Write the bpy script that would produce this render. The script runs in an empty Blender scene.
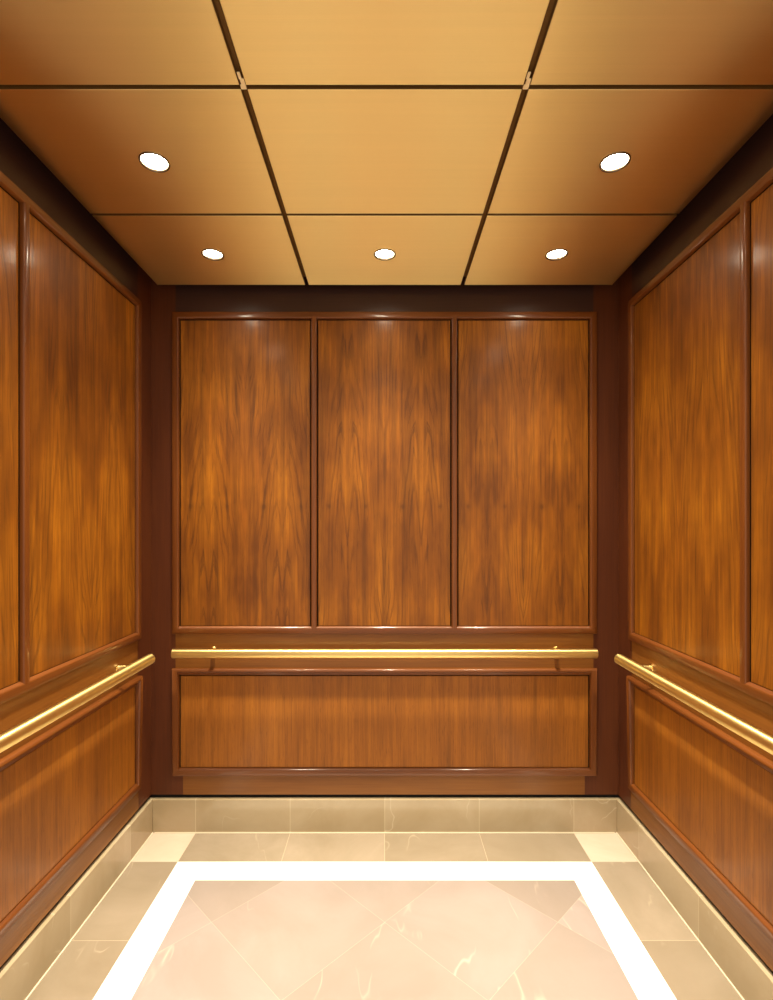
import bpy, bmesh, math
from mathutils import Vector, Matrix
PI = math.pi
S = bpy.context.scene
C = S.collection

# ------------------------------------------------------------------ dimensions
CAM_Z = 1.33
HALF = 1.0195          # centre to side wall face
BACK = 2.27            # back wall face
FRONT = 0.70           # open door side of the car
WOOD_Z = 0.162         # underside of the wood wall
SKIRT_Z = 0.1455
CEIL_Z = 2.3645        # underside of the metal ceiling panels
TOP_Z = 2.46
GAP = 0.047

# ------------------------------------------------------------------ node helpers
def srgb(r, g, b):
    f = lambda c: ((c/255+0.055)/1.055)**2.4 if c > 10 else c/255/12.92
    return (f(r), f(g), f(b), 1)

class NT:
    def __init__(s, name):
        s.m = bpy.data.materials.new(name); s.m.use_nodes = True
        s.t = s.m.node_tree; s.t.nodes.clear()
        s.out = s.t.nodes.new('ShaderNodeOutputMaterial')
        s.b = s.t.nodes.new('ShaderNodeBsdfPrincipled')
        s.t.links.new(s.b.outputs[0], s.out.inputs[0])
    def put(s, sock, v):
        if isinstance(v, bpy.types.NodeSocket): s.t.links.new(v, sock)
        else: sock.default_value = v
    def set(s, **kw):
        for k, v in kw.items(): s.put(s.b.inputs[k.replace('_', ' ')], v)
    def math(s, op, a, b=0.0, c=None, clamp=False):
        n = s.t.nodes.new('ShaderNodeMath'); n.operation = op; n.use_clamp = clamp
        s.put(n.inputs[0], a); s.put(n.inputs[1], b)
        if c is not None: s.put(n.inputs[2], c)
        return n.outputs[0]
    def coord(s, kind='Object'):
        return s.t.nodes.new('ShaderNodeTexCoord').outputs[kind]
    def sep(s, v):
        n = s.t.nodes.new('ShaderNodeSeparateXYZ'); s.put(n.inputs[0], v); return n.outputs
    def comb(s, x=0.0, y=0.0, z=0.0):
        n = s.t.nodes.new('ShaderNodeCombineXYZ')
        for i, v in enumerate((x, y, z)): s.put(n.inputs[i], v)
        return n.outputs[0]
    def noise(s, v, scale=1, detail=3, rough=.5, dist=0, out='Fac'):
        n = s.t.nodes.new('ShaderNodeTexNoise'); s.put(n.inputs['Vector'], v)
        n.inputs['Scale'].default_value = scale; n.inputs['Detail'].default_value = detail
        n.inputs['Roughness'].default_value = rough; n.inputs['Distortion'].default_value = dist
        return n.outputs[out]
    def ramp(s, v, stops, interp='LINEAR'):
        n = s.t.nodes.new('ShaderNodeValToRGB'); s.put(n.inputs[0], v)
        n.color_ramp.interpolation = interp
        e = n.color_ramp.elements
        while len(e) < len(stops): e.new(.5)
        for el, (p, c) in zip(e, stops):
            el.position = p; el.color = c if hasattr(c, '__len__') else (c, c, c, 1)
        return n.outputs[0]
    def mix(s, f, a, b, mode='MIX'):
        n = s.t.nodes.new('ShaderNodeMix'); n.data_type = 'RGBA'; n.blend_type = mode
        n.clamp_factor = True
        s.put(n.inputs[0], f); s.put(n.inputs[6], a); s.put(n.inputs[7], b)
        return n.outputs[2]
    def bump(s, h, strength=.1, dist=.001):
        n = s.t.nodes.new('ShaderNodeBump'); n.inputs['Strength'].default_value = strength
        n.inputs['Distance'].default_value = dist; s.put(n.inputs['Height'], h)
        return n.outputs[0]
    def rnd(s):
        return s.t.nodes.new('ShaderNodeObjectInfo').outputs['Random']

# ------------------------------------------------------------------ materials
def veneer(name, flames=True, knots=False):
    n = NT(name)
    x, y, z = n.sep(n.coord())
    r = n.math('MULTIPLY', n.rnd(), 17.3)
    m = n.math('PINGPONG', x, .161) if flames else x        # book-matched leaves mirror each other
    wob = n.noise(n.comb(n.math('MULTIPLY', m, 6), r, n.math('MULTIPLY', z, 1.4)), 1, 2)
    if flames:
        a = n.math('ABSOLUTE', n.math('SUBTRACT', n.math('ADD', .138, n.math('MULTIPLY', n.math('SUBTRACT', wob, .5), .07)), m))
        k = n.math('MULTIPLY', n.math('POWER', a, 1.2), 16)
        jag = n.noise(n.comb(n.math('MULTIPLY', m, 60), r, n.math('MULTIPLY', z, 6)), 1, 3, .6)
        g = n.math('ADD', n.math('ADD', z, k), n.math('ADD', n.math('MULTIPLY', wob, .6), n.math('MULTIPLY', jag, .10)))
        rings = n.noise(n.comb(n.math('MULTIPLY', g, 4.2), r, n.math('MULTIPLY', m, 4)), 1, 3, .6)
        sn = n.math('SINE', n.math('ADD', n.math('MULTIPLY', g, 30), n.math('MULTIPLY', rings, 14)))
        vein = n.ramp(sn, [(.5, 0.0), (.92, 1.0), (1.0, .5)])
        mask = n.ramp(n.noise(n.comb(n.math('MULTIPLY', m, 14), r, n.math('MULTIPLY', z, 3)), 1, 2), [(.4, 0.0), (.62, 1.0)])
        vein = n.math('MULTIPLY', vein, mask)
    else:
        vein = n.ramp(n.noise(n.comb(n.math('MULTIPLY', x, 34), r, n.math('MULTIPLY', z, 1.1)), 1, 3), [(.58, 0.0), (.8, .6)])
    fib = n.noise(n.comb(n.math('MULTIPLY', x, 260), r, n.math('MULTIPLY', z, 5)), 1, 3, .6)
    fib2 = n.noise(n.comb(n.math('MULTIPLY', x, 55), r, n.math('MULTIPLY', z, 1.2)), 1, 3, .6)
    pore = n.ramp(n.noise(n.comb(n.math('MULTIPLY', x, 420), r, n.math('MULTIPLY', z, 22)), 1, 2), [(.6, 0.0), (.72, 1.0)])
    blot = n.noise(n.comb(n.math('MULTIPLY', m, 9), r, n.math('MULTIPLY', z, 2.6)), 1, 3, .55)
    col = n.ramp(blot, [(.3, WOOD_B[0]), (.5, WOOD_B[1]), (.72, WOOD_B[2])])
    if not flames: col = n.mix(.5, col, srgb(176, 108, 34))  # same wood made lighter: bounce light on the lower panels painted into the colour
    col = n.mix(n.ramp(fib2, [(.35, 0.0), (.7, .5 if flames else .3)]), col, WOOD_D)
    col = n.mix(n.ramp(fib, [(.35, 0.0), (.75, .35)]), col, WOOD_D)
    col = n.mix(n.math('MULTIPLY', vein, .55), col, WOOD_D)
    if knots:
        dx = n.math('MULTIPLY', n.math('SUBTRACT', m, .080), 1.0); dz = n.math('MULTIPLY', n.math('SUBTRACT', z, .52), .75)
        dd = n.math('SQRT', n.math('ADD', n.math('MULTIPLY', dx, dx), n.math('MULTIPLY', dz, dz)))
        dd = n.math('ADD', dd, n.math('MULTIPLY', n.noise(n.coord(), 18, 2), .012))
        col = n.mix(n.ramp(dd, [(.009, .5), (.015, .2), (.03, 0.0)]), col, WOOD_D)
    col = n.mix(n.math('MULTIPLY', pore, .38), col, WOOD_D)
    n.set(Base_Color=col, Roughness=.55, Coat_Weight=.2, Coat_Roughness=.2,
          Normal=n.bump(fib, .05, .0006))
    n.b.inputs['Specular IOR Level'].default_value = .25
    return n.m

def solid_wood(name, horiz, stops, coat=.4, cr=.12):
    n = NT(name)
    x, y, z = n.sep(n.coord())
    if horiz: x, z = z, x
    q = n.math('ADD', x, y)
    big = n.noise(n.comb(n.math('MULTIPLY', q, 9), 3.1, n.math('MULTIPLY', z, 1.1)), 1, 3)
    fib = n.noise(n.comb(n.math('MULTIPLY', q, 190), 1.7, n.math('MULTIPLY', z, 4)), 1, 3, .6)
    f = n.math('ADD', n.math('MULTIPLY', big, .6), n.math('MULTIPLY', fib, .4))
    col = n.ramp(f, [(.32, stops[0]), (.5, stops[1]), (.68, stops[2])])
    n.set(Base_Color=col, Roughness=.45, Coat_Weight=coat, Coat_Roughness=cr, Normal=n.bump(fib, .03, .0005))
    n.b.inputs['Specular IOR Level'].default_value = .25
    return n.m

WOOD_D = srgb(62, 30, 5)
WOOD_B = (srgb(112, 60, 6), srgb(148, 85, 10), srgb(180, 110, 18))
M = {}
M['veneer'] = veneer('walnut_veneer_flamed')
M['veneer_back'] = veneer('walnut_veneer_book_matched', True, True)
M['veneer_plain_lit'] = veneer('walnut_veneer_straight_lit', False)
RAIL = (srgb(106, 62, 20), srgb(122, 74, 26), srgb(136, 86, 32))
STILE = (srgb(74, 35, 17), srgb(84, 41, 19), srgb(94, 48, 22))
TRIM = (srgb(90, 45, 12), srgb(106, 56, 17), srgb(120, 67, 22))
M['rail_wood'] = solid_wood('walnut_rail', True, RAIL, .25, .22)
M['stile_wood'] = solid_wood('dark_walnut_stile', False, STILE, .12, .3)
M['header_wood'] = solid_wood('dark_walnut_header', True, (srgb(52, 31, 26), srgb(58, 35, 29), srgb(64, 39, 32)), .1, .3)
M['trim_h'] = solid_wood('walnut_moulding_horizontal', True, TRIM)
M['trim_v'] = solid_wood('walnut_moulding_vertical', False, TRIM)

n = NT('black_reveal'); n.set(Base_Color=srgb(14, 10, 8), Roughness=.8); M['black'] = n.m
n = NT('dark_bronze'); n.set(Base_Color=srgb(120, 84, 36), Roughness=.6, Metallic=.3); M['bronze'] = n.m

def brushed(name, base, rough, aniso, horiz_scale=(2, 900, 2)):
    n = NT(name)
    x, y, z = n.sep(n.coord())
    s = n.noise(n.comb(n.math('MULTIPLY', x, horiz_scale[0]), n.math('MULTIPLY', y, horiz_scale[1]), 0.0), 1, 3, .6)
    s2 = n.noise(n.comb(n.math('MULTIPLY', x, 1.1), n.math('MULTIPLY', y, 60), n.rnd()), 1, 2, .6)
    f = n.math('ADD', n.math('MULTIPLY', s, .6), n.math('MULTIPLY', s2, .4))
    col = n.mix(n.ramp(f, [(.3, 0.0), (.7, 1.0)]), tuple(c*.95 for c in base[:3])+(1,), base)
    rr = n.math('ADD', rough-.03, n.math('MULTIPLY', f, .06))
    n.set(Base_Color=col, Metallic=1.0, Roughness=rr, Anisotropic=aniso, Tangent=n.comb(0.0, 1.0, 0.0))
    return n.m
M['ceil_metal'] = brushed('brushed_brass_sheet', srgb(255, 224, 154), .42, 1.0)

n = NT('satin_brass')
vt = n.t.nodes.new('ShaderNodeVectorTransform'); vt.vector_type = 'VECTOR'; vt.convert_from = 'OBJECT'; vt.convert_to = 'WORLD'
vt.inputs[0].default_value = (1, 0, 0)
n.set(Base_Color=srgb(250, 222, 146), Metallic=1.0, Roughness=.36, Anisotropic=.8, Tangent=vt.outputs[0]); M['brass'] = n.m
n = NT('polished_brass'); n.set(Base_Color=srgb(250, 222, 146), Metallic=1.0, Roughness=.22); M['brass_post'] = n.m
n = NT('nickel_ring'); n.set(Base_Color=srgb(120, 105, 85), Metallic=1.0, Roughness=.3); M['nickel'] = n.m
n = NT('lamp_reflector'); n.set(Base_Color=srgb(235, 225, 205), Metallic=1.0, Roughness=.2); M['reflector'] = n.m
n = NT('lamp_glow'); n.set(Base_Color=(1, 1, 1, 1), Emission_Color=(1, .9, .72, 1), Emission_Strength=45.0); M['glow'] = n.m

# stone: beige polished limestone with pale veins
def stone_cols(n, v, light, dark, vein_col, vein_amt=.6):
    big = n.noise(v, 2.6, 5, .6, .6)
    col = n.mix(n.ramp(big, [(.35, 0.0), (.65, 1.0)]), dark, light)
    mp = n.t.nodes.new('ShaderNodeMapping'); n.put(mp.inputs[0], v)
    mp.inputs['Rotation'].default_value = (0, .5, .7); mp.inputs['Scale'].default_value = (1.0, .3, 1.0)
    w = n.noise(mp.outputs[0], 4.5, 3, .45, .1)
    d = n.math('ABSOLUTE', n.math('SUBTRACT', w, .5))
    vein = n.ramp(d, [(0.0, 1.0), (.003, .4), (.008, 0.0)])
    gate = n.ramp(n.noise(v, 5.4, 2), [(.52, 0.0), (.66, 1.0)])
    vein = n.math('MULTIPLY', vein, n.math('MULTIPLY', gate, vein_amt))
    col = n.mix(vein, col, vein_col)
    sp = n.ramp(n.noise(v, 55, 3, .7), [(.3, .5), (.7, 0.0)])
    return n.mix(n.math('MULTIPLY', sp, .25), col, dark)

FX, FW = 0.822, 0.108         # white band: outer half width and band width
FB = 2.066                    # far edge of the white band
BX, BY = 1.005, 2.26          # face of the stone skirting
TILE = 0.4110
def tile_id_noise(n, ix, iy, k=1.0):
    w = n.t.nodes.new('ShaderNodeTexWhiteNoise'); w.noise_dimensions = '3D'
    n.put(w.inputs['Vector'], n.comb(ix, iy, k)); return w.outputs['Value'], w.outputs['Color']

def floor_material():
    n = NT('stone_floor')
    v = n.coord(); x, y, z = n.sep(v)
    ax = n.math('ABSOLUTE', x)
    gt = lambda a, b: n.math('GREATER_THAN', a, b)
    lt = lambda a, b: n.math('LESS_THAN', a, b)
    mul = lambda a, b: n.math('MULTIPLY', a, b)
    # diagonal tiles of the middle field
    DI = 0.5830
    p = n.math('DIVIDE', n.math('SUBTRACT', n.math('ADD', y, x), 1.75), DI)
    q = n.math('DIVIDE', n.math('SUBTRACT', n.math('SUBTRACT', y, x), 1.75), DI)
    ip, iq = n.math('FLOOR', p), n.math('FLOOR', q)
    fp, fq = n.math('FRACT', p), n.math('FRACT', q)
    def edge(f, w):      # 1 near a tile edge
        return n.math('GREATER_THAN', n.math('ABSOLUTE', n.math('SUBTRACT', f, .5)), .5-w)
    jd = n.math('MAXIMUM', edge(fp, .0022), edge(fq, .0022))
    rv, rc = tile_id_noise(n, ip, iq)
    off = n.t.nodes.new('ShaderNodeVectorMath'); off.operation = 'MULTIPLY_ADD'
    n.put(off.inputs[0], rc); off.inputs[1].default_value = (9, 9, 9); n.put(off.inputs[2], v)
    field = stone_cols(n, off.outputs[0], srgb(149, 137, 134), srgb(139, 127, 122), srgb(190, 178, 164))
    field = n.mix(n.math('MULTIPLY', n.math('SUBTRACT', rv, .1), .5), field, srgb(126, 114, 102))
    field = n.mix(mul(jd, .35), field, srgb(180, 168, 152))
    # border tiles
    bxi = n.math('FLOOR', n.math('DIVIDE', x, TILE)); bxf = n.math('FRACT', n.math('DIVIDE', x, TILE))
    byq = n.math('DIVIDE', n.math('SUBTRACT', FB, y), .394)
    byi = n.math('FLOOR', byq); byf = n.math('FRACT', byq)
    side = gt(ax, FX)                # in the side borders (or corners)
    back = gt(y, FB)
    corner = mul(side, back)
    jb_back = edge(bxf, .003); jb_side = edge(byf, .003)
    bid_a = n.mix(side, n.comb(bxi, 0.0, 0.0), n.comb(n.math('SIGN', x), byi, 5.0))
    w = n.t.nodes.new('ShaderNodeTexWhiteNoise'); n.put(w.inputs['Vector'], bid_a)
    off2 = n.t.nodes.new('ShaderNodeVectorMath'); off2.operation = 'MULTIPLY_ADD'
    n.put(off2.inputs[0], w.outputs['Color']); off2.inputs[1].default_value = (7, 7, 7); n.put(off2.inputs[2], v)
    bord = stone_cols(n, off2.outputs[0], srgb(152, 138, 122), srgb(136, 122, 104), srgb(190, 178, 156))
    bord = n.mix(n.math('MULTIPLY', w.outputs['Value'], .45), bord, srgb(118, 105, 87))
    jb = n.mix(side, jb_back, jb_side)
    bord = n.mix(mul(jb, .55), bord, srgb(184, 170, 148))
    cor = stone_cols(n, v, srgb(206, 184, 170), srgb(192, 170, 152), srgb(250, 242, 226), .4)
    bord = n.mix(corner, bord, cor)
    # white band
    inband = n.math('MAXIMUM', gt(ax, FX-FW), gt(y, FB-FW))
    inborder = n.math('MAXIMUM', side, back)
    wh = stone_cols(n, v, srgb(252, 248, 240), srgb(246, 240, 230), srgb(255, 255, 252), .3)
    col = n.mix(inband, field, wh)
    col = n.mix(inborder, col, bord)
    n.set(Base_Color=col, Roughness=.12)
    n.b.inputs['Specular IOR Level'].default_value = .7
    return n.m
M['floor'] = floor_material()

def skirt_material(name, start, step):
    n = NT(name)
    v = n.coord(); x, y, z = n.sep(v)
    q = n.math('DIVIDE', n.math('SUBTRACT', x, start), step)
    i = n.math('FLOOR', q); f = n.math('FRACT', q)
    j = n.math('GREATER_THAN', n.math('ABSOLUTE', n.math('SUBTRACT', f, .5)), .4965)
    rv, rc = tile_id_noise(n, i, 2.0)
    off = n.t.nodes.new('ShaderNodeVectorMath'); off.operation = 'MULTIPLY_ADD'
    n.put(off.inputs[0], rc); off.inputs[1].default_value = (9, 9, 9); n.put(off.inputs[2], v)
    c = stone_cols(n, off.outputs[0], srgb(184, 168, 142), srgb(166, 148, 118), srgb(216, 204, 182))
    c = n.mix(n.math('MULTIPLY', rv, .35), c, srgb(152, 135, 106))
    c = n.mix(n.math('MULTIPLY', j, .6), c, srgb(204, 190, 162))
    n.set(Base_Color=c, Roughness=.14)
    return n.m

# ------------------------------------------------------------------ mesh helpers
def bx(bm, x0, x1, y0, y1, z0, z1, mi=0, bev=0):
    vs = [bm.verts.new((x, y, z)) for x in (x0, x1) for y in (y0, y1) for z in (z0, z1)]
    fs = []
    for f in ((0, 1, 3, 2), (4, 6, 7, 5), (0, 4, 5, 1), (2, 3, 7, 6), (0, 2, 6, 4), (1, 5, 7, 3)):
        fc = bm.faces.new([vs[i] for i in f]); fc.material_index = mi; fs.append(fc)
    if bev:
        es = {e for f in fs for e in f.edges}
        bmesh.ops.bevel(bm, geom=list(es), offset=bev, segments=2, affect='EDGES', profile=.5)
def link(name, bm, mats, parent=None, smooth=False, recalc=True):
    if recalc: bmesh.ops.recalc_face_normals(bm, faces=bm.faces[:])
    me = bpy.data.meshes.new(name); bm.to_mesh(me); bm.free()
    for m in (mats if isinstance(mats, (list, tuple)) else [mats]): me.materials.append(m)
    if smooth:
        for p in me.polygons: p.use_smooth = True
        try: me.set_sharp_from_angle(angle=math.radians(35))
        except Exception: pass
    o = bpy.data.objects.new(name, me); C.objects.link(o)
    if parent: o.parent = parent
    return o
def tag(o, label, cat, group=None):
    o['label'] = label; o['category'] = cat
    if group: o['group'] = group
    return o
def struct(o, label=None):
    o['kind'] = 'structure'
    if label: o['label'] = label
    return o
def empty(name, loc, rz=0):
    o = bpy.data.objects.new(name, None); C.objects.link(o)
    o.location = loc; o.rotation_euler = (0, 0, rz); o.empty_display_size = .05
    return o
def lathe(bm, pts, seg=48, mi=0, center=(0, 0), cap=False):
    rings = []
    for r, z in pts:
        rings.append([bm.verts.new((center[0]+r*math.cos(2*PI*i/seg), center[1]+r*math.sin(2*PI*i/seg), z)) for i in range(seg)])
    for a, b in zip(rings, rings[1:]):
        for i in range(seg):
            f = bm.faces.new([a[i], a[(i+1) % seg], b[(i+1) % seg], b[i]]); f.material_index = mi
    if cap:
        bm.faces.new(rings[0]); bm.faces.new(rings[-1])

# wall-local frame: x along the wall (left to right as seen from inside), y INTO the wall, z up; face at y = 0
WALLS = {
    'back':  (Vector((0, BACK, 0)), 0.0),
    'left':  (Vector((-HALF, 0, 0)), PI/2),
    'right': (Vector((HALF, 0, 0)), -PI/2),
}
def place(o, side, u=0, w=0, z=0):
    loc, rz = WALLS[side]
    R = Matrix.Rotation(rz, 3, 'Z')
    o.location = loc + R @ Vector((u, w, z)); o.rotation_euler = (0, 0, rz)
    return o
# wall-local u of a point at camera distance d: left -> u = d, right -> u = -d
def U(side, d): return d if side == 'left' else -d

# frames (world measures)
UP0, UP1 = 0.865, 2.266       # upper frame bottom / top (outer)
LO0, LO1 = 0.247, 0.714       # lower frame bottom / top (outer)
FR = 0.033                    # moulding width
PF = 0.0125                   # moulding projection

def prof_std():   # (s from outer edge, projection)
    return [(0, -.001), (0, .0085), (.0012, .0113), (.004, PF), (.0240, PF), (.0265, .0118), (.0280, .0100), (.0287, .0075), (.0290, .005), (.0300, .002), (.0302, -.001)]

def prof_bot():   # lower member: a sloped bead that catches the light from above
    return [(0, -.001), (0, .0085), (.0012, .0113), (.004, PF), (.0225, PF), (.0250, .0118), (.0270, .0102), (.0292, .0078), (.0315, .0048), (.033, .0012), (.033, -.001)]

def mitred(bm, x0, x1, z0, z1, prof_b, prof_t, prof_s, mi_h=1, mi_v=0):
    """closed mitred frame; profiles must have the same number of points"""
    n = len(prof_s)
    def corner(cx, cz, sx, sz, ps, pv):
        # horizontal offset follows the side profile, vertical offset the top/bottom profile
        return [bm.verts.new((cx+sx*ps[i][0], -pv[i][1], cz+sz*pv[i][0])) for i in range(n)]
    a = corner(x0, z0, 1, 1, prof_s, prof_b); b = corner(x1, z0, -1, 1, prof_s, prof_b)
    c = corner(x1, z1, -1, -1, prof_s, prof_t); d = corner(x0, z1, 1, -1, prof_s, prof_t)
    for p, q, mi in ((a, b, mi_h), (b, c, mi_v), (c, d, mi_h), (d, a, mi_v)):
        for i in range(n-1):
            f = bm.faces.new([p[i], q[i], q[i+1], p[i+1]]); f.material_index = mi
def divider(bm, xc, z0, z1, mi=0):
    h = FR/2-.0038
    half = [(h, -.001), (h, .002), (h-.0002, .005), (h-.0005, .0075), (h-.0012, .0100), (h-.0027, .0118), (h-.0052, PF)]
    pr = [(-s, p) for s, p in half] + [(s, p) for s, p in reversed(half)]
    lo = [bm.verts.new((xc+s, -p, z0)) for s, p in pr]; hi = [bm.verts.new((xc+s, -p, z1)) for s, p in pr]
    for i in range(len(pr)-1):
        f = bm.faces.new([lo[i], lo[i+1], hi[i+1], hi[i]]); f.material_index = mi

def chair_prof():  # top edge of the lower frame: a fuller rounded nose that catches the light
    return [(0, -.001), (0, .0100), (.0010, .0145), (.0036, .0190), (.0080, .0215), (.0122, .0205), (.0148, .0170), (.0160, .0130), (.0260, .0118), (.0300, .0035), (.0302, -.001)]

def panel(name, side, u0, u1, z0, z1, mat, label, group):
    g = .0012
    uc = (u0+u1)/2; w = (u1-u0)/2-g; h = (z1-z0)-2*g
    bm = bmesh.new(); bx(bm, -w, w, 0, .0125, 0, h, bev=.0012)
    o = link(name, bm, mat)
    place(o, side, uc, 0, z0+g)
    return tag(o, label, 'wall panel', group)

def build_wall(side, e0, e1, ustile0, ustile1, uppers, f0, f1, n_trim):
    """e0,e1 wall ends; f0,f1 outer ends of the moulded frames; uppers: divider centres"""
    bm = bmesh.new()
    # dark core behind, then stiles and rails in front
    bx(bm, e0-.02, e1+.02, .013, .045, 0, TOP_Z, 0)
    z_t = TOP_Z
    s0, s1 = f0+.004, f1-.004   # stile inner edges hide under the moulding
    if ustile0 is not None: s0 = ustile0
    if ustile1 is not None: s1 = ustile1
    bx(bm, e0, f0+.012, 0, .013, LO0+.012, z_t, 1)
    bx(bm, f1-.012, e1, 0, .013, LO0+.012, z_t, 1)
    bx(bm, e0, s0, 0, .013, WOOD_Z, LO0+.012, 1)
    bx(bm, s1, e1, 0, .013, WOOD_Z, LO0+.012, 1)
    bx(bm, s0, s1, 0, .013, WOOD_Z, LO0+.012, 2)
    bx(bm, f0+.012, f1-.012, 0, .013, LO1-.012, UP0+.012, 2)
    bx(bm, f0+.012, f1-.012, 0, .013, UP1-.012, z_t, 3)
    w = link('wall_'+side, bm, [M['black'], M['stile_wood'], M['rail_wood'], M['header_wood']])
    place(w, side); struct(w)
    # upper moulding with its dividers
    bm = bmesh.new()
    P = prof_std()
    mitred(bm, f0, f1, UP0, UP1, prof_bot(), P, P)
    for c in uppers: divider(bm, c, UP0+.024, UP1-.024)
    t = link('trim_%d' % n_trim, bm, [M['trim_v'], M['trim_h']], smooth=True); place(t, side); struct(t)
    bm = bmesh.new()
    mitred(bm, f0, f1, LO0, LO1, prof_bot(), chair_prof(), P)
    t = link('trim_%d' % (n_trim+1), bm, [M['trim_v'], M['trim_h']], smooth=True); place(t, side); struct(t)
    # black shadow gap strip and stone skirting
    return w

# back wall
BF0, BF1 = -.925, .923
bd = [-.3078, .3038]
build_wall('back', -HALF, HALF, -.880, .873, bd, BF0, BF1, 1)
edges = [BF0+FR, bd[0]-FR/2, bd[0]+FR/2, bd[1]-FR/2, bd[1]+FR/2, BF1-FR]
where = ['left', 'middle', 'right']
for i in range(3):
    panel('wood_panel', 'back', edges[2*i], edges[2*i+1], UP0+FR, UP1-FR, M['veneer_back'],
          ['flame-grained upper wood panel at left of the back wall',
           'flame-grained upper wood panel in the middle of the back wall',
           'flame-grained upper wood panel at right of the back wall'][i], 'upper veneer panels')
panel('wood_panel', 'back', BF0+FR, BF1-FR, LO0+FR, LO1-FR, M['veneer_plain_lit'],
      'long low wood panel under the handrail of the back wall', 'lower veneer panels')
# side walls
for side in ('left', 'right'):
    s = 1 if side == 'left' else -1
    far, dv, near = 2.157, 1.4655, .7770
    f = sorted((s*far, s*near)); e = sorted((s*BACK, s*FRONT))
    build_wall(side, e[0], e[1], None, None, [s*dv], f[0], f[1], 3 if side == 'left' else 5)
    for (d0, d1), which in (((dv+FR/2, far-FR), 'far, full-height view'), ((near+FR, dv-FR/2), 'nearest, cut off by the photo edge')):
        u = sorted((s*d0, s*d1))
        lab = ('large upper wood panel of the %s wall, the one next to the back corner' if d0 > 1.4 else
               'upper wood panel of the %s wall nearest the viewer, cut by the photo edge') % side
        panel('wood_panel', side, u[0], u[1], UP0+FR, UP1-FR, M['veneer'], lab, 'upper veneer panels')
    u = sorted((s*(near+FR), s*(far-FR)))
    panel('wood_panel', side, u[0], u[1], LO0+FR, LO1-FR, M['veneer_plain_lit'],
          'long low wood panel under the handrail of the %s wall' % side, 'lower veneer panels')

# stone skirting
def skirting(name, side, u0, u1, start, step):
    bm = bmesh.new(); bx(bm, u0, u1, -(BACK-BY), .0128, 0, SKIRT_Z, bev=.0025)
    bx(bm, u0+.01, u1-.01, -(BACK-BY)-.0035, -(BACK-BY)+.002, -.001, .0035, 1)     # pale joint along the floor
    o = link(name, bm, [skirt_material('stone_'+name, start, step), M['grout']])
    place(o, side); struct(o); return o
n = NT('pale_joint'); n.set(Base_Color=srgb(214, 202, 180), Roughness=.4); M['grout'] = n.m
skirting('baseboard_back', 'back', -HALF+.0101, HALF-.0101, 0.0, TILE)
skirting('baseboard_left', 'left', FRONT, BACK+.0128, FB-.394*8, .394)
skirting('baseboard_right', 'right', -BACK-.0128, -FRONT, -FB, .394)

# floor
bm = bmesh.new(); bx(bm, -HALF-.03, HALF+.03, FRONT, BACK+.04, -.03, 0)
fl = link('floor', bm, M['floor']); struct(fl)

# ceiling: dark top of the car and the frame that carries the panels
bm = bmesh.new()
bx(bm, -HALF-.03, HALF+.03, FRONT, BACK+.04, TOP_Z, TOP_Z+.03, 0)
CY1 = BACK-GAP; PW, PD = .6483, .4995
PC = .6650                    # the middle column is a little wider
CY0 = CY1-3*PD
CX = HALF-GAP
bx(bm, -CX+.04, CX-.04, CY0+.04, CY1-.04, CEIL_Z+.0165, CEIL_Z+.022, 1)
ce = link('ceiling', bm, [M['black'], M['bronze']]); struct(ce)

LR = .0385     # downlight hole radius
def ceiling_panel(xc, y0, y1, x0, x1, light, label):
    bm = bmesh.new()
    gx, gy = .0078, .0062
    xa, xb = x0+(gx if x0 > -CX+.01 else 0), x1-(gx if x1 < CX-.01 else 0)
    ya, yb = y0+(gy if y0 > CY0+.01 else 0), y1-(gy if y1 < CY1-.01 else 0)
    ox, oy = (x0+x1)/2, (y0+y1)/2
    xa -= ox; xb -= ox; ya -= oy; yb -= oy
    T = .0145
    if not light:
        bx(bm, xa, xb, ya, yb, 0, T, bev=.0012)
    else:
        seg = 64
        def outer(z, inset):
            L, R_, B, F = xa+inset, xb-inset, ya+inset, yb-inset
            pts = []
            for i in range(seg):
                a = 2*PI*i/seg; c, s = math.cos(a), math.sin(a)
                t = min((R_ if c > 0 else -L)/max(abs(c), 1e-9), (F if s > 0 else -B)/max(abs(s), 1e-9))
                pts.append([c*t, s*t])
            for cx, cy in ((R_, F), (L, F), (L, B), (R_, B)):
                k = min(range(seg), key=lambda i: abs(((math.atan2(cy, cx)-2*PI*i/seg+PI) % (2*PI))-PI))
                pts[k] = [cx, cy]
            return [bm.verts.new((p[0], p[1], z)) for p in pts]
        ring = lambda z: [bm.verts.new((LR*math.cos(2*PI*i/seg), LR*math.sin(2*PI*i/seg), z)) for i in range(seg)]
        loops = [ring(T), ring(0), outer(0, .0012), outer(.0012, 0), outer(T, 0)]
        loops.append(loops[0])
        for a, b in zip(loops, loops[1:]):
            for i in range(seg): bm.faces.new([a[i], a[(i+1) % seg], b[(i+1) % seg], b[i]])
    bmesh.ops.recalc_face_normals(bm, faces=bm.faces[:])
    for f in bm.faces:
        if abs(f.normal.z) < .3: f.material_index = 1
    o = link('ceiling_panel', bm, [M['ceil_metal'], M['bronze']])
    o.location = (ox, oy, CEIL_Z)
    return tag(o, label, 'ceiling panel', 'brushed brass ceiling panels')

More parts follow.
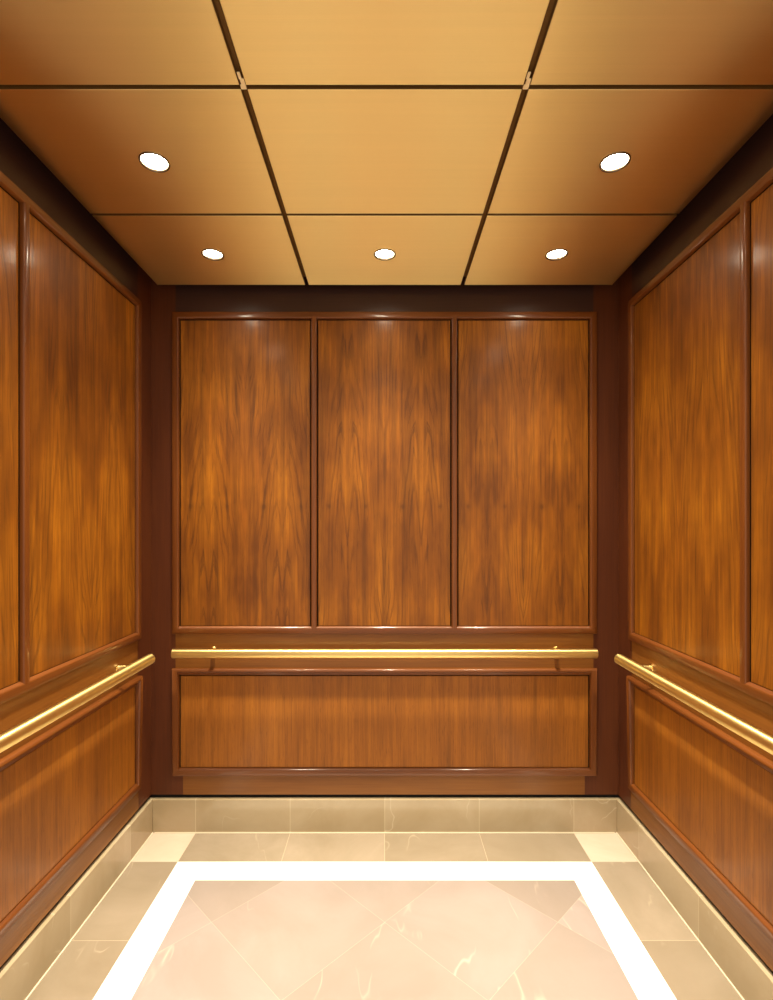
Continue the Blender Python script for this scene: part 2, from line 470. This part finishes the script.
rows = ['back', 'middle', 'front']
for r in range(3):
    y1 = CY1-r*PD; y0 = y1-PD
    for c in range(3):
        xs = (-CX, -PC/2, PC/2, CX); x0, x1 = xs[c], xs[c+1]
        lit = not (r == 1 and c == 1)
        if r == 0: lab = 'brushed brass ceiling panel touching the back wall gap, %s' % ['at the left corner', 'in the middle with one downlight', 'at the right corner'][c]
        elif r == 1: lab = ['brushed brass ceiling panel in the second row with the large left downlight',
                            'plain bright brass ceiling panel without a downlight, centre of the second row',
                            'brushed brass ceiling panel in the second row with the large right downlight'][c]
        else: lab = 'brushed brass ceiling panel cut by the top of the photo, %s' % ['leftmost of three', 'the bright middle one', 'rightmost of three'][c]
        ceiling_panel((x0+x1)/2, y0, y1, x0, x1, lit, lab)

# small metal clips standing in the wide ceiling joints
for s, wh in ((-1, 'left'), (1, 'right')):
    e = empty('ceiling_clip', (s*PC/2, CY1-2*PD+.002, CEIL_Z))
    tag(e, 'small pale metal clip in the %s long ceiling joint' % wh, 'clip', 'clips in the ceiling joints')
    bm = bmesh.new()
    bx(bm, -.0035, .0065, -.024, -.006, .001, .0035, bev=.0008)
    bx(bm, -.0055, .0015, -.040, -.022, .002, .0045, bev=.0008)
    link('strap', bm, M['clip'] if 'clip' in M else M.setdefault('clip', NT('clip_metal').m), e)
    bm = bmesh.new(); bx(bm, -.0065, .0065, -.008, .004, .0, .003, bev=.0008)
    link('clip_foot', bm, M['clip'], e)
b = M['clip'].node_tree.nodes['Principled BSDF']
b.inputs['Base Color'].default_value = srgb(250, 226, 176); b.inputs['Roughness'].default_value = .4

# ------------------------------------------------------------------ downlights
def downlight(x, y, label):
    e = empty('downlight', (x, y, CEIL_Z))
    tag(e, label, 'ceiling light', 'recessed ceiling downlights')
    bm = bmesh.new()
    lathe(bm, [(.0385, .0015), (.0415, -.0002), (.0405, -.0028), (.0375, -.0034), (.0358, -.0015), (.0352, .002)])
    link('trim_ring', bm, M['nickel'], e, smooth=True)
    bm = bmesh.new()
    lathe(bm, [(.0352, .0015), (.0340, .006), (.031, .0125), (.0312, .0135)])
    link('reflector', bm, M['reflector'], e, smooth=True)
    bm = bmesh.new()
    lathe(bm, [(.0325, .0105), (.028, .0070), (.018, .0048), (.008, .004), (.0005, .0038)])
    link('bulb', bm, M['glow'], e, smooth=True)
    return e

lamp_data = None
def lamp_light(x, y, power=1.0):
    global lamp_data
    if lamp_data is None:
        L = bpy.data.lights.new('downlight_beam', 'SPOT')
        L.energy = LAMP_W; L.color = LAMP_COL; L.spot_size = math.radians(168); L.spot_blend = .25
        L.shadow_soft_size = .028
        L.use_nodes = True; t = L.node_tree
        em = t.nodes['Emission']
        tc = t.nodes.new('ShaderNodeTexCoord'); sp = t.nodes.new('ShaderNodeSeparateXYZ')
        nm = t.nodes.new('ShaderNodeVectorMath'); nm.operation = 'NORMALIZE'
        t.links.new(tc.outputs['Normal'], nm.inputs[0]); t.links.new(nm.outputs[0], sp.inputs[0])
        ab = t.nodes.new('ShaderNodeMath'); ab.operation = 'ABSOLUTE'; t.links.new(sp.outputs[2], ab.inputs[0])
        ac = t.nodes.new('ShaderNodeMath'); ac.operation = 'ARCCOSINE'; t.links.new(ab.outputs[0], ac.inputs[0])
        dv = t.nodes.new('ShaderNodeMath'); dv.operation = 'DIVIDE'; dv.inputs[1].default_value = PI/2
        t.links.new(ac.outputs[0], dv.inputs[0])
        rp = t.nodes.new('ShaderNodeValToRGB'); t.links.new(dv.outputs[0], rp.inputs[0])
        rp.color_ramp.interpolation = 'B_SPLINE'
        el = rp.color_ramp.elements
        while len(el) < len(BEAM): el.new(.5)
        for q, (a, v) in zip(el, BEAM): q.position = a/90; q.color = (v, v, v, 1)
        t.links.new(rp.outputs[0], em.inputs['Strength'])
        lamp_data = L
    o = bpy.data.objects.new('downlight_beam', lamp_data); C.objects.link(o)
    o.location = (x, y, CEIL_Z-.004)
    return o

LAMP_W = 250; LAMP_COL = (1.0, .895, .67)
BEAM = [(0, 1.0), (8, .9), (13, .6), (18, .40), (24, .25), (29, .135), (35, .045), (44, .014), (62, .007), (88, 0)]
row_y = [CY1-PD/2, CY1-1.5*PD, CY1-2.5*PD]
pos = []
for r in range(3):  # front row is out of view, added to light the door side
    for c in (-1, 0, 1):
        if r == 1 and c == 0: continue
        lab = {(0, -1): 'small glowing downlight nearest the back left corner', (0, 0): 'glowing downlight in the middle above the back wall',
               (0, 1): 'small glowing downlight nearest the back right corner', (1, -1): 'large glowing downlight in the left second-row panel',
               (1, 1): 'large glowing downlight in the right second-row panel', (2, -1): 'unseen downlight added in the front left panel, over the door side',
               (2, 0): 'unseen downlight added in the front middle panel, over the door side', (2, 1): 'unseen downlight added in the front right panel, over the door side'}[(r, c)]
        lx = c*(CX+PC/2)/2
        e = downlight(lx, row_y[r], lab)
        l = lamp_light(lx, row_y[r])
        l.parent = e; l.location = (0, 0, -.004)

# ------------------------------------------------------------------ handrails
RR = .0208
def handrail(side, u0, u1, posts, label):
    e = empty('handrail', (0, 0, 0)); place(e, side, (u0+u1)/2, -.068, .7945)
    tag(e, label, 'handrail', 'brass handrails')
    uc = (u0+u1)/2; hl = (u1-u0)/2
    bm = bmesh.new(); seg = 40
    prof = [(-hl, RR-.003), (-hl+.0012, RR-.0008), (-hl+.003, RR), (hl-.003, RR), (hl-.0012, RR-.0008), (hl, RR-.003)]
    rings = [[bm.verts.new((u, r*math.cos(2*PI*i/seg), r*math.sin(2*PI*i/seg))) for i in range(seg)] for u, r in prof]
    for a, b in zip(rings, rings[1:]):
        for i in range(seg): bm.faces.new([a[i], a[(i+1) % seg], b[(i+1) % seg], b[i]])
    bm.faces.new(rings[0]); bm.faces.new(rings[-1])
    link('rail', bm, M['brass'], e, smooth=True)
    for p in posts:
        bm = bmesh.new(); lathe(bm, [(.0095, RR*.8), (.0095, .0625), (.0105, .064)], 28, cap=True)
        o = link('bracket', bm, M['brass_post'], e, smooth=True)
        o.location = (p-uc, 0, 0); o.rotation_euler = (-PI/2, 0, 0)
        bm = bmesh.new(); lathe(bm, [(.0135, .0620), (.0150, .0635), (.0150, .0679)], 32, cap=True)
        f = link('wall_flange', bm, M['brass_post'], o, smooth=True)
    return e
handrail('back', -.898, .898, (-.748, .748), 'straight brass handrail on the back wall')
for side in ('left', 'right'):
    s = 1 if side == 'left' else -1
    u = sorted((s*2.112, s*.80))
    handrail(side, u[0], u[1], (s*1.98, s*.93), 'brass handrail running toward the viewer on the %s wall' % side)

# ------------------------------------------------------------------ world and camera
w = bpy.data.worlds.new('World'); S.world = w; w.use_nodes = True
bg = w.node_tree.nodes['Background']; bg.inputs[0].default_value = (1.0, .86, .68, 1); bg.inputs[1].default_value = 1.05

cd = bpy.data.cameras.new('Camera'); cam = bpy.data.objects.new('Camera', cd); C.objects.link(cam)
cam.location = (0, 0, CAM_Z); cam.rotation_euler = (PI/2, 0, 0)
cd.sensor_width = 36; cd.lens = 36*520/1000; cd.shift_x = .0018; cd.shift_y = .027; cd.clip_start = .02
S.camera = cam
S.view_settings.view_transform = 'Standard'; S.view_settings.look = 'None'
S.view_settings.gamma = 1; S.view_settings.use_curve_mapping = False
S.view_settings.exposure = 0.0
